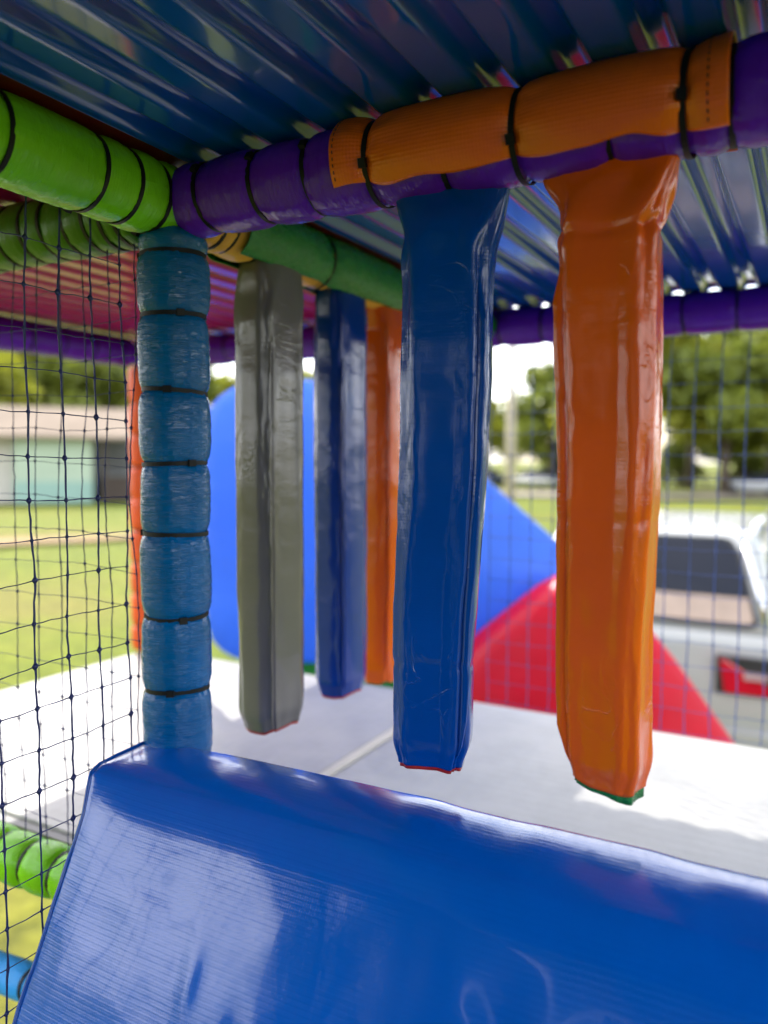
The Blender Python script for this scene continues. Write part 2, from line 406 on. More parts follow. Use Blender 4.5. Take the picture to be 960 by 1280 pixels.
# near purple beam: sleeve runs +u from the corner
pt = [-.622, -.546, -.479, -.401, -.324, -.250, -.168, -.106, -.073, .02, .12, .22, .32, .42]
padded('padded_beam', 'shiny purple foam padded beam in front, wrapped in orange vinyl along its middle', 'beam',
       (UP + .018, VP, HB), (.50, VP, HB), [u - UP - .018 for u in pt], M['foam_purple'], 7, G_BEAM, notch=.14, heads=[-.6 - pi], skip_ties=(3, 5, 7))
# near lime beam coming towards the camera
lt = [.487, .600, .647, .690]
padded('padded_beam', 'bright lime green foam padded beam running towards the camera above the net', 'beam',
       (UP - .003, VP + .012, HB), (UP - .003, -2.2, HB), [VP + .012 - v for v in lt] + [VP - .37, VP - .25, VP - .13, VP, VP + .15, VP + .30, VP+.45, VP + .6, VP + .75, VP+.9][:0] + list(np.arange(.36, 2.9, .12)), M['foam_lime'], 13, G_BEAM,
       back=(1, 0, 0), notch=.10, heads=[2.6, -2.2, 2.4, -2.0], Rm=.043)
# green beam going left from the corner, shade darkened into its colour
padded('padded_beam', 'green foam padded beam with shade in its colour, behind the lime one, leading left from the post', 'beam',
       (UP - .045, VP + .004, HB), (-2.6, VP + .004, HB), [.02, .045, .075, .11, .15, .19, .235, .28, .33, .38] + list(np.arange(.48, 1.85, .1)), M['foam_green_shade'], 17, G_BEAM, notch=.09, res=.003, nth=56, seg=28)
# far yellow beam (carries the green wrap and the three bags)
padded('padded_beam', 'yellow foam padded beam mostly hidden under the green vinyl wrap', 'beam',
       (UP, VP + .03, HB), (UP, VF - .035, HB), [.03, .055, .11, .30, .55, .75, .9], M['foam_yellow'], 19, G_BEAM, back=(-1, 0, 0), res=.003, nth=56, seg=28, heads=[2.5], Rm=.0385)
padded('padded_beam', 'purple foam padded beam along the far side of the frame', 'beam',
       (UL - .02, VF, HB), (.50, VF, HB), list(np.arange(.06, 2.2, .098)), M['foam_purple'], 23, G_BEAM, res=.005, nth=40, seg=24)
padded('padded_beam', 'indigo foam padded beam along the left outer side, receding to the orange post', 'beam',
       (UL, VF - .05, HB), (UL, VP, HB), list(np.arange(.05, .93, .1)), M['foam_purple'], 29, G_BEAM, back=(-1, 0, 0), res=.006, nth=40, seg=24)
padded('padded_beam', 'light green foam padded bumper beam low down along the floor edge', 'beam',
       (-1.9, VP - .005, -.578), (UP - .05, VP - .005, -.578), list(np.arange(.045, 1.15, .060)), M['foam_lime'], 31, G_BEAM, res=.004, nth=48, seg=24, Rm=.036, notch=.2)
padded('padded_beam', 'sky blue foam padded rail below the green bumper beam', 'beam',
       (-1.9, VP + .02, -.825), (-.80, VP + .02, -.780), list(np.arange(.06, 1.1, .12)), M['foam_sky'], 37, G_BEAM, res=.006, nth=32, seg=20, Rm=.026)
# lower lengths of the frame (support)
for (x, y) in ((UP, VP), (UL, VF), (-1.9, VP)):
    mb = MB(); mb.tube([(x, y, -HC), (x, y, ZF - .02 if x != -1.9 else HB - .04)], .024, 14)
    tag(mb.mk('steel_leg', M['edge'], None, True), 'galvanised steel tube under the %s' % {UP: 'blue post', UL: 'orange post', -1.9: 'left end of the green bumper beam'}[x], 'leg', 'steel tubes under the play frame')

# ------------------------------------------------------------------ vinyl wraps over the beams
def wrap(name, label, P0, P1, t0, t1, ties, mat, lo, hi, back, seed, rr, bulge, group, edge_noise=.12, tie_rad=None, stitch=True, tie_heads=None):
    """sheet laid over the top of a beam; angles measured from the back direction, through the top"""
    P0, P1 = np.array(P0, float), np.array(P1, float); ax, b, c, L = frame_of(P0, P1, back)
    if c[2] < 0: c = -c
    o = thing(name, label, 'vinyl wrap', tuple(P0 + ax * (t0 + t1) / 2), group)
    n, m_ = int((t1 - t0) / .0022), 70
    t = np.linspace(t0, t1, n); s = np.linspace(0, 1, m_)
    T, Sx = np.meshgrid(t, s, indexing='ij')
    low = lo + edge_noise * noise(T * 26, 0, 0, seed); A = hi + (low - hi) * Sx       # hi=back side, low=front lower edge
    ed = np.array([t0 - .03] + list(ties) + [t1 + .03]); k = np.clip(np.searchsorted(ed, T) - 1, 0, len(ed) - 2)
    e = np.minimum(T - ed[k], ed[k+1] - T); mid = (ed[k] + ed[k+1]) / 2; half = (ed[k+1] - ed[k]) / 2
    x = np.abs((T - mid) / half)
    r = rr + bulge * (1 - np.exp(-np.maximum(e, 0) / .012)) * (.75 + .25 * (1 - x ** 2)) - .0025 * np.exp(-np.maximum(e, 0) / .004)
    r += .0018 * noise(T * 42, A * 4, k * 3, seed + 1) * np.exp(-e / .03) + .0012 * noise(T * 14, A * 1.4, 0, seed + 2)
    r += .0007 * noise(T * 120, A * 5, 0, seed + 3) * np.exp(-e / .02)
    d = np.cos(A)[..., None] * b + np.sin(A)[..., None] * c
    top = P0 + T[..., None] * ax + r[..., None] * d; inn = P0 + T[..., None] * ax + (r - .0012)[..., None] * d
    V = np.concatenate([top.reshape(-1, 3), inn.reshape(-1, 3)]); Fo = grid_faces(n, m_); q = n * m_
    F = Fo + [[i + q for i in f[::-1]] for f in Fo]
    for i in range(n - 1):
        F += [(i*m_, (i+1)*m_, (i+1)*m_+q, i*m_+q), (i*m_+m_-1, i*m_+m_-1+q, (i+1)*m_+m_-1+q, (i+1)*m_+m_-1)]
    for j in range(m_ - 1):
        F += [(j, j+q, j+1+q, j+1), ((n-1)*m_+j, (n-1)*m_+j+1, (n-1)*m_+j+1+q, (n-1)*m_+j+q)]
    uv = np.stack([T, A * rr], 2).reshape(-1, 2); uv = np.concatenate([uv, uv])
    mk('sheet', V, F, mat, o, True, uv)
    if stitch:
        st = MB()
        for tt in (t0 + .006, t1 - .014):
            i = int((tt - t0) / (t1 - t0) * (n - 1))
            for j in range(2, m_ - 2, 2):
                p, q2 = top[i, j], top[i, j+1]; out = d[i, j] * .0004
                st.tube([p + out, (p + q2) / 2 + out * 2, q2 + out], .0005, 4)
        st.mk('stitching', M['thread'], o)['kind'] = 'stuff'
    for i, tt in enumerate(ties):
        cable_tie(o, P0, P1, tt, tie_rad or rr + .0002, back, None if tie_heads is None else tie_heads[i], .005, tilt=(.0012, .001))
    return o, top
G_WRAP = 'vinyl wraps laced over the beams'
wrap('vinyl_wrap', 'orange vinyl wrap lashed over the purple front beam', (UP, VP, HB), (.5, VP, HB),
     -.438 - UP, -.072 - UP, [-.401 - UP, -.25 - UP, -.106 - UP], M['vinyl_flap'], radians(222), radians(-38), (0, 1, 0), 41, RF * .97, .0082, G_WRAP, tie_heads=[3.4, 3.5, 3.3])
wrap('vinyl_wrap', 'green vinyl wrap lashed over the far beam above the grey bag', (UP, VP, HB), (UP, VF, HB),
     .095, .965, [.30, .55, .78], M['vinyl_green'], radians(238), radians(-66), (-1, 0, 0), 43, RF * 1.0, .004, G_WRAP, stitch=False)

# ------------------------------------------------------------------ hanging bags
def bag(label, cu, cv, z0, z1, w, d, ang, mat, matb, seed, top_w, shift=(0, 0), taper=.88, seam=1, crease=(), ztw=.07, neck=.012, twist=0.0, nose=.035, dent=1.0, patch=0.0):
    """z0 top, z1 bottom; w along the local face, d thickness, ang rotates the face normal (0 = faces -y)"""
    o = thing('hanging_bag', label, 'bag', (cu, cv, z1), 'vinyl bags hanging from the beams')
    nz, na = 190, 96
    z = np.linspace(z0, z1, nz); a = np.linspace(0, 2 * pi, na + 1)
    Z, A = np.meshgrid(z, a, indexing='ij'); Am = np.where(A >= 2 * pi - 1e-6, 0, A)
    q = (z0 - Z) / (z0 - z1)
    tt = ss(0, ztw, z0 - Z)                                     # 0 at the neck, 1 once boxy
    hw = (top_w / 2) * (1 - tt) + (w / 2) * tt; hw = hw * (1 - (1 - taper) * ss(.25, 1, q))
    hd = neck * (1 - tt) + (d / 2) * tt
    bot = ss(z1 + nose, z1, Z); hw = hw * (1 - .16 * bot ** 2); hd = hd * (1 - .12 * bot ** 2)
    e = 2 / (3.2 + 1.3 * tt)
    ca, sa = np.cos(Am), np.sin(Am)
    X = hw * np.sign(ca) * np.abs(ca) ** e; Y = hd * np.sign(sa) * np.abs(sa) ** e
    nx, ny = ca * 3, sa * 3
    amp = .0009 + .0032 * dent * (np.exp(-((q - .09) / .06) ** 2))
    dn = amp * noise(nx * .9, ny * .9, Z * 26, seed) + .0010 * noise(nx * .5, ny * .5, Z * 7, seed + 1) + .0004 * noise(nx * 2.2, ny * 2.2, Z * 60, seed + 2)
    # diagonal pull folds just below the neck
    dn += .0012 * dent * np.sin((X / .02 + (z0 - Z) / .028) * 2) * np.exp(-((z0 - Z - .05) / .035) ** 2)
    dn += .0011 * tt * np.cos(7 * Am + seed + 1.5 * noise(0, 0, Z * 4, seed))
    if seam:
        aa_ = {1: radians(-38), 2: radians(-140), 3: radians(-130)}[seam] % (2 * pi)
        for o_ in ((.17, -.17) if seam < 3 else (.10,)):
            dn -= .0036 * tt * ss(.12, .22, q) * np.exp(-((Am - aa_ - o_) / .06) ** 2)
    for (zc, am) in crease: dn -= am * np.exp(-((Z - zc - .004 * noise(nx, ny, 0, seed)) / .005) ** 2)
    # long flutes pressed into the faces
    dn -= .0025 * np.exp(-((X - .30 * hw) / .006) ** 2) * tt * (.5 + .5 * noise(0, 0, Z * 5, seed + 5))
    rad = np.sqrt(X * X + Y * Y) + 1e-6; X = X * (1 + dn / rad); Y = Y * (1 + dn / rad)
    rot = ang + twist * q; cr, sr = np.cos(rot), np.sin(rot)
    U = cu + X * cr - Y * sr + shift[0] * q + .0025 * noise(0, 0, Z * 6, seed + 7); Vv = cv + X * sr + Y * cr + shift[1] * q
    zz_ = Z + .004 * noise(nx * .5, ny * .5, 0, seed + 8) * ss(z1 + .06, z1, Z)
    V = np.stack([U, Vv, zz_], 2); n = nz
    uv = np.stack([A / (2 * pi) * (w + d) * 2, -Z], 2).reshape(-1, 2)
    F = grid_faces(nz, na + 1); P = V.reshape(-1, 3)
    # turned-in hem at the bottom
    last = V[-1]; cen = last[:-1].mean(0)
    for k, (sc, dz) in enumerate(((.965, -.0012), (.93, .003), (.88, .010))):
        ring = cen + (last - cen) * sc; ring = ring + [0, 0, dz]
        P = np.vstack([P, ring]); uv = np.vstack([uv, uv[(nz-1)*(na+1):nz*(na+1)] + [0, .002 * (k + 1)]])
    F += [[i + (nz - 1) * (na + 1) for i in f] for f in grid_faces(4, na + 1)]
    mk('cover', P, F, mat, o, True, uv)
    # stuffing patch closing the end
    drop = .0045 + patch * np.clip((last[:-1, 0] - cen[0]) / .04, 0, 1)
    ring = cen + (last[:-1] - cen) * .95 + [0, 0, .002]; r2 = cen + (last[:-1] - cen) * .95; r2[:, 2] -= drop
    pc = np.vstack([ring, r2, cen + [0, 0, -.006 - patch * .5]])
    mk('end_patch', pc, ([(i, (i + 1) % na, (i + 1) % na + na, i + na) for i in range(na)] + [(i + na, (i + 1) % na + na, 2 * na) for i in range(na)])[::-1], matb, o, True, pc[:, :2] + pc[:, 2:])
    # seam: a welded flange standing off one back corner
    if seam:
        aa = {1: radians(-38), 2: radians(-140), 3: radians(-130)}[seam]; j = int((aa % (2 * pi)) / (2 * pi) * na)
        rows = []; i0 = int(nz * .17)
        for i in range(i0, nz - 4):
            p = V[i, j]; c0 = V[i, :-1].mean(0); out = p - c0; out[2] = 0; out /= np.linalg.norm(out)
            sd_ = np.array([-out[1], out[0], 0]); wv = .0014 * float(noise(0, 3, i * .12, seed + 9))
            hgt = .0085 * min(1, (i - i0) / 12, (nz - 4 - i) / 14)
            rows.append([p - sd_ * .0012 - out * .001, p + out * hgt + sd_ * (wv - .0009), p + out * hgt + sd_ * (wv + .0009), p + sd_ * .0012 - out * .001])
        rows = np.array(rows); k = len(rows)
        f = grid_faces(k, 4)
        mk('seam_flange', rows.reshape(-1, 3), f, mat, o, True, np.stack([np.tile(np.arange(4) * .004, k), np.repeat(np.arange(k) * .003, 4)], 1))
    return o
bag('large navy blue vinyl bag hanging in front, second from the right', -.327, VP + .004, .272, -.312, .088, .052, radians(6), M['vinyl_blue'], M['vinyl_red'], 51, .118,
    shift=(-.014, 0), seam=1, crease=((-.205, .0012),), twist=radians(6))
bag('orange vinyl bag nearest the camera, rightmost of the row, with a green bottom', -.172, VP + .004, .275, -.297, .085, .050, radians(-3), M['vinyl_orange'], M['vinyl_green'], 52, .126,
    shift=(.012, 0), seam=2, crease=((.205, .003), (-.05, .0006)), taper=.84, twist=radians(-8), dent=1.3, patch=.007)
bag('grey vinyl bag with a dark seam, nearest to the blue post', UP, .925, .270, -.385, .098, .066, radians(90), M['vinyl_grey'], M['vinyl_red'], 53, .105,
    shift=(0, 0), seam=3, taper=.97, ztw=.05, neck=.030, dent=.45)
bag('dark blue vinyl bag in the back row between the grey and orange bags', UP, 1.118, .270, -.385, .095, .060, radians(90), M['vinyl_navy'], M['vinyl_red'], 54, .105,
    shift=(0, -.004), seam=3, taper=.93, ztw=.05, neck=.028, dent=.5)
bag('orange vinyl bag at the back, half hidden behind the large navy bag', UP, 1.272, .270, -.402, .090, .058, radians(90), M['vinyl_orange'], M['vinyl_green'], 55, .105,
    shift=(0, -.004), seam=3, taper=.95, ztw=.05, neck=.028, dent=.5)

# ------------------------------------------------------------------ blue padded wedge in front
def wedge():
    u0, u1 = -.715, .46
    o = thing('padded_wedge', 'big shiny royal blue padded barrier with sloping front along the bottom edge', 'padded barrier', (-.1, .62, -.66))
    # cross-section (v, z) from back bottom, over the top, down the sloping front
    ctl = np.array([(.742, -.66), (.735, -.50), (.729, -.40), (.727, -.362), (.723, -.352), (.716, -.348), (.690, -.3475), (.668, -.3495), (.645, -.354), (.622, -.364), (.604, -.386), (.587, -.42), (.545, -.505), (.505, -.590), (.476, -.655)])
    seg = np.concatenate([[0], np.cumsum(np.linalg.norm(np.diff(ctl, axis=0), axis=1))]); ns = 190
    s = np.linspace(0, seg[-1], ns); cv, cz = np.interp(s, seg, ctl[:, 0]), np.interp(s, seg, ctl[:, 1])
    ctl0 = np.array([(.742, -.66), (.735, -.50), (.722, -.356), (.702, -.348), (.62, -.347), (.606, -.352), (.505, -.585), (.474, -.655)])
    seg0 = np.concatenate([[0], np.cumsum(np.linalg.norm(np.diff(ctl0, axis=0), axis=1))])
    cv0, cz0 = np.interp(s / seg[-1] * seg0[-1], seg0, ctl0[:, 0]), np.interp(s / seg[-1] * seg0[-1], seg0, ctl0[:, 1])
    for _ in range(4):
        cv[1:-1] = (cv[:-2] + 2 * cv[1:-1] + cv[2:]) / 4; cz[1:-1] = (cz[:-2] + 2 * cz[1:-1] + cz[2:]) / 4
    u = np.concatenate([np.linspace(u0, u0 + .06, 40)[:-1], np.linspace(u0 + .06, u1, 300)]); nu = len(u)
    Ug, Sg = np.meshgrid(u, s, indexing='ij')
    tv, tz = np.gradient(cv), np.gradient(cz); ln = np.hypot(tv, tz); nv_, nz_ = tz / ln, -tv / ln
    if nz_[ns // 3] < 0: nv_, nz_ = -nv_, -nz_
    end = np.exp(-(Ug - u0) / .02)
    bulge = .010 * (1 - end) * np.sin(np.clip((s - .28) / (s[-1] - .28), 0, 1) * pi)[None, :]
    dn = .0022 * noise(Ug * 9, Sg * 9, 0, 61) + .0012 * noise(Ug * 24, Sg * 20, 0, 62) + bulge - .004 * end
    dn += .0016 * noise(Ug * 60, Sg * 10, 0, 63) * np.exp(-(Ug - u0) / .035)
    for (uc, sc, a_, w1, w2) in ((-.50, .56, .0022, .010, .03), (-.44, .60, -.0018, .012, .028), (-.58, .50, -.0014, .03, .012), (-.38, .66, .002, .012, .04)):
        dn += a_ * np.exp(-((Ug - uc) / w1) ** 2 - ((Sg - sc) / w2) ** 2)
    sharp = np.exp(-((Ug - u0) / .05) ** 1.5)
    off = .022 * np.interp(s / s[-1], [0, .38, .50, .62, 1], [0, 0, .3, 1, .3])
    V = np.stack([Ug + off[None] * end, cv[None] * (1 - sharp) + cv0[None] * sharp + nv_[None] * dn * (1 - .7 * sharp), cz[None] * (1 - sharp) + cz0[None] * sharp + nz_[None] * dn * (1 - .7 * sharp)], 2)
    mk('cover', V.reshape(-1, 3), grid_faces(nu, ns), M['vinyl_pad'], o, True, np.stack([Ug, Sg], 2).reshape(-1, 2))
    # end panel, slightly recessed, and the welded seam round it
    e = V[0]; pc = e + [.004, 0, 0]; cen = pc.mean(0); pc = np.vstack([cen + (pc - cen) * .985, cen + [-.006, 0, 0]])
    mk('end_panel', pc, [(i, i + 1, ns) for i in range(ns - 1)] + [(ns - 1, 0, ns)], M['vinyl_pad'], o, True, pc[:, 1:])
    mb = MB(); p = e.copy(); p[:, 0] -= .002 + .0012 * noise(np.arange(ns) * .2, 0, 0, 64); mb.tube(p[::2], .0024, 8); mb.mk('seam_flange', M['vinyl_blue'], o, True)
    mk('base', [V[0, 0], V[0, -1], V[-1, -1], V[-1, 0]], [(0, 1, 2, 3)], M['vinyl_blue'], o, False, np.zeros((4, 2)))
    return o
wedge()

# ------------------------------------------------------------------ corrugated roofs
def corrugated(name, label, x0, x1, y0, y1, z, mat, pitch=.0705, amp=.0085, phase=0.0, sag=.002):
    nx = int((x1 - x0) / pitch * 28); ny = 60
    x = np.linspace(x0, x1, nx); y = np.linspace(y0, y1, ny)
    w = np.sin(2 * pi * (x - phase) / pitch); zz = amp * np.tanh(3.2 * (w - .38)) 
    X, Y = np.meshgrid(x, y, indexing='ij')
    Z = z + zz[:, None] + sag * noise(X * 2.3, Y * 1.3, 0, 71) + .0003 * noise(X * 8, Y * 2.5, 0, 72)
    top = np.stack([X, Y, Z], 2).reshape(-1, 3); bot = top - [0, 0, .0009]
    q = len(top); F = grid_faces(nx, ny); F = F + [[i + q for i in f[::-1]] for f in F]
    for j in range(ny - 1): F += [(j, j+1, j+1+q, j+q), ((nx-1)*ny+j, (nx-1)*ny+j+q, (nx-1)*ny+j+1+q, (nx-1)*ny+j+1)]
    for i in range(nx - 1): F += [(i*ny, i*ny+q, (i+1)*ny+q, (i+1)*ny), (i*ny+ny-1, (i+1)*ny+ny-1, (i+1)*ny+ny-1+q, i*ny+ny-1+q)]
    o = mk(name, np.vstack([top, bot]), F, mat, None, True)
    return o
zr = HB + RF + .0092
o = corrugated('roof_sheet', '', -.655, .62, -2.3, 1.79, zr, M['roof_blue'], phase=-.238 + .0176)
tag(o, 'blue glossy corrugated metal roof sheet overhead', 'roof', 'corrugated roof sheets')
o = corrugated('roof_sheet', '', -1.86, -.70, -1.3, 1.83, zr + .006, M['roof_red'], phase=.01)
tag(o, 'long magenta red corrugated roof sheet over the left bay', 'roof', 'corrugated roof sheets')
o = corrugated('roof_sheet', '', -1.86, -1.10, 1.80, 2.26, zr + .004, M['roof_red'], phase=.01)  # extra overhang added past the far beam to shade the floor
tag(o, 'short added red corrugated sheet lapped under the left roof to shade the floor', 'roof', 'corrugated roof sheets')
mb = MB(); mb.box((-.715, -2.3, HB + RF + .0005), (-.652, 1.8, HB + RF + .0016)); mb.box((-.716, -2.3, HB + RF + .0017), (-.7145, 1.8, HB + RF + .03))
tag(mb.mk('roof_flashing', M['flash_red']), 'dark red metal flashing strip between the green beam and the blue roof', 'flashing')

# unseen dark walls added behind the camera to darken the pad's reflection
rear = thing('rear_blocker', 'navy vinyl wall closing the rear end of the bay behind the viewer', 'wall', (.3, -2.32, -HC))
for k in range(4):
    slab('blocker_panel', -.66 + k * .5, -.165 + k * .5, -2.38, -2.32, .34, 2.3, M['vinyl_navy'], rear)

side = thing('side_blocker', 'navy vinyl curtain closing the left side of the bay behind the viewer', 'wall', (-.74, -1.2, -HC))  # unseen, added to block bright sky from reflecting across the pad
for k in range(4):
    slab('blocker_panel', -.755, -.725, -2.3 + k * .565, -1.745 + k * .565, .24, 2.2, M['vinyl_navy'], side)

# ------------------------------------------------------------------ nets
def net(label, P, e1, e2, n1, n2, p1, p2, mat, r, seed, sway=.002, knot=.0026, off1=0.0, off2=0.0, group='knotted safety nets round the frame', sides=5):
    P, e1, e2 = [np.array(x, float) for x in (P, e1, e2)]
    o = thing('safety_net', label, 'net', tuple(P), group); nn = np.cross(e1, e2)
    I, J = np.meshgrid(np.arange(n1), np.arange(n2), indexing='ij')
    K = P + (I * p1 + off1)[..., None] * e1 + (J * p2 + off2)[..., None] * e2
    K = K + sway * (noise(I * .45, J * .45, 0, seed)[..., None] * e1 + noise(I * .45, J * .45, 5, seed)[..., None] * e2 + 1.6 * noise(I * .3, J * .3, 9, seed)[..., None] * nn)
    K = K + .0012 * (noise(I * 7.7, J * 7.7, 0, seed + 1)[..., None] * e1 + noise(I * 7.7, J * 7.7, 4, seed + 1)[..., None] * e2)
    def strand(pts, s):
        q = []; m = 4
        for a, b in zip(pts[:-1], pts[1:]):
            for k in range(m):
                f = k / m; q.append(a + (b - a) * f + .0009 * sin(pi * f) * (noise(len(q) * 1.7, s, 0, seed) * e1 + noise(len(q) * 1.7, s, 3, seed) * e2 + noise(len(q) * 1.7, s, 6, seed) * nn))
        q.append(pts[-1]); q = np.array(q); f = np.arange(len(q)) % m
        rr = r * (1 + .25 * noise(np.arange(len(q)) * .9, s, 0, seed + 2)) * np.where(f == 0, 1.25, 1.0)
        return q, rr
    for i in range(n1):
        q, rr = strand(K[i], i); MB().tube(q, rr, sides).mk('cord', mat, o, True)
    for j in range(n2):
        q, rr = strand(K[:, j], j + 50); MB().tube(q, rr * .55, sides).mk('cord', mat, o, True)
    kb = MB(); rng = np.random.default_rng(seed)
    for i in range(n1):
        for j in range(n2):
            s = knot * rng.uniform(.75, 1.25); c = K[i, j]
            kb.add([c + e1*s, c - e1*s, c + e2*s*1.25, c - e2*s*1.25, c + nn*s*.8, c - nn*s*.8], [(0,2,4),(2,1,4),(1,3,4),(3,0,4),(2,0,5),(1,2,5),(3,1,5),(0,3,5)])
    kb.mk('knots', mat, o, True)['kind'] = 'stuff'
    return o
net('navy knotted net nearest the camera, from the lime beam down beside the blue post', (UP - .036, .685, .27), (0, -1, 0), (0, 0, -1), 20, 21, .0435, .0449, M['net'], .0011, 81, knot=.0038, sway=.004)
net('navy knotted net left of the blue post, below the shade-darkened green beam', (UP - .06, VP - .01, .262), (-1, 0, 0), (0, 0, -1), 26, 19, .045, .045, M['net'], .0008, 82, knot=.0028, sway=.005)
net('blurred blue net on the far side of the right bay, in front of the car', (.45, VF - .03, .25), (-1, 0, 0), (0, 0, -1), 24, 18, .048, .0475, M['net_far'], .0011, 83, knot=.0026, sides=4)

# ------------------------------------------------------------------ blue and red inflatable beyond the net
def pillow(name, outline, centre_off, mats, parent, depth, puff, nr=14, axis=(0.47, -0.88, 0)):
    """closed puffy body from a 3-D outline: front skin bulges along axis, back skin sits depth behind"""
    O = np.array(outline, float); ax = np.array(axis, float); ax /= np.linalg.norm(ax)
    # resample outline
    P = []; m = len(O)
    for i in range(m):
        a, b = O[i], O[(i+1) % m]; k = max(2, int(np.linalg.norm(b - a) / .06))
        for j in range(k): P.append(a + (b - a) * j / k)
    P = np.array(P)
    for _ in range(2): P = (np.roll(P, 1, 0) + 2 * P + np.roll(P, -1, 0)) / 4
    n = len(P); C = P.mean(0) + np.array(centre_off); V = []
    for k in range(nr):
        f = 1 - k / nr; h = puff * (1 - f ** 2.2)
        V.append(C + (P - C) * f + ax * h)
    V.append((C + ax * puff)[None])
    for k in range(1, 5):
        V.append(P - ax * depth * (k / 4) + (P - C) * .05 * sin(pi * k / 4))
    V.append((C - ax * depth)[None])
    V = np.vstack(V); F = []
    for k in range(nr - 1): F += [(k*n+i, k*n+(i+1)%n, (k+1)*n+(i+1)%n, (k+1)*n+i) for i in range(n)]
    t = nr * n; F += [((nr-1)*n+i, (nr-1)*n+(i+1)%n, t) for i in range(n)]
    b0 = t + 1; rows = [0] + [b0 + k*n for k in range(4)]
    for r0, r1 in zip(rows[:-1], rows[1:]): F += [(r0+(i+1)%n, r0+i, r1+i, r1+(i+1)%n) for i in range(n)]
    bl = rows[-1]; F += [(bl+(i+1)%n, bl+i, b0+4*n) for i in range(n)]
    return mk(name, V, F, mats, parent, True)
M['inf_blue'] = sheer('blue inflatable vinyl', (.10, .27, .80), .6)
M['inf_red'] = sheer('red inflatable vinyl', (.72, .010, .05), .5)
M['inf_green'] = sheer('green inflatable vinyl', (.02, .25, .05), .3)
inf = thing('inflatable_slide', 'large blue and red vinyl inflatable standing on the lawn beyond the far net', 'inflatable', (-1.4, 2.9, -HC))
pillow('blue_body', [(-2.11,2.40,.20),(-1.99,2.50,.312),(-1.577,2.784,.300),(-1.149,2.987,-.095),(-.884,3.076,-.335),(-.733,3.115,-.465),(-.80,3.09,-.80),(-1.233,2.953,-.878),(-1.765,2.669,-.828),(-2.03,2.475,-.815),(-2.11,2.41,-.73)], (0, 0, 0), M['inf_blue'], inf, .75, .10)
pillow('red_ramp', [(-1.10,2.69,-.735),(-.784,2.792,-.445),(-.68,2.82,-.440),(-.447,2.865,-.645),(-.209,2.892,-.969),(-.02,2.90,-1.26),(-.02,2.90,-2.1),(-1.15,2.66,-2.1),(-1.14,2.66,-.80)], (.05, 0, .3), M['inf_red'], inf, .22, .05)
mb = MB(); mb.box((-2.0, -.02, -HC), (-.9, .5, -.80)); 
A_ = .52; ca_, sa_ = cos(A_), sin(A_)
v = np.concatenate(mb.v); v[:, 0] += 1.45; v = np.stack([v[:,0]*ca_ - v[:,1]*sa_ - 1.52, v[:,0]*sa_ + v[:,1]*ca_ + 2.86, v[:,2]], 1)
mk('green_base', v, mb.f, M['inf_green'], inf, False)

# ------------------------------------------------------------------ white car
M['car_white'] = plain('white car paint', (.37, .37, .345), .25, 0, .03, 2, .6)
M['glass'] = plain('dark tinted glass', (.006, .009, .02), .12, 0, .1, 2, .0, .25)
M['rubber'] = plain('black rubber', (.02, .02, .02), .6)
M['chrome'] = plain('chrome', (.7, .7, .72), .15, 1.0, .03)
M['lamp_red'] = plain('red lamp lens', (.45, .008, .02), .12, 0, .1, 4, .5)
M['lamp_clear'] = plain('clear lamp lens', (.42, .30, .30), .1, 0, .1, 4, .5)
M['beige'] = plain('beige parcel board', (.42, .31, .24), .7)
def rrect(cx, hw, y0, y1, z, r, k=6, slope=0.0):
    pts = []
    for (sx, sy, a0) in ((1, -1, -90), (1, 1, 0), (-1, 1, 90), (-1, -1, 180)):
        ox = cx + sx * (hw - r); oy = (y0 + r) if sy < 0 else (y1 - r)
        for i in range(k + 1):
            a = radians(a0 + 90 * i / k); pts.append((ox + r * cos(a), oy + r * sin(a), z))
    return np.array(pts)
def loft(rings):
    n = len(rings[0]); V = np.vstack(rings); F = []
    for k in range(len(rings) - 1): F += [(k*n+i, k*n+(i+1)%n, (k+1)*n+(i+1)%n, (k+1)*n+i) for i in range(n)]
    F += [tuple(range(n))[::-1], tuple((len(rings)-1)*n + i for i in range(n))]
    return V, F
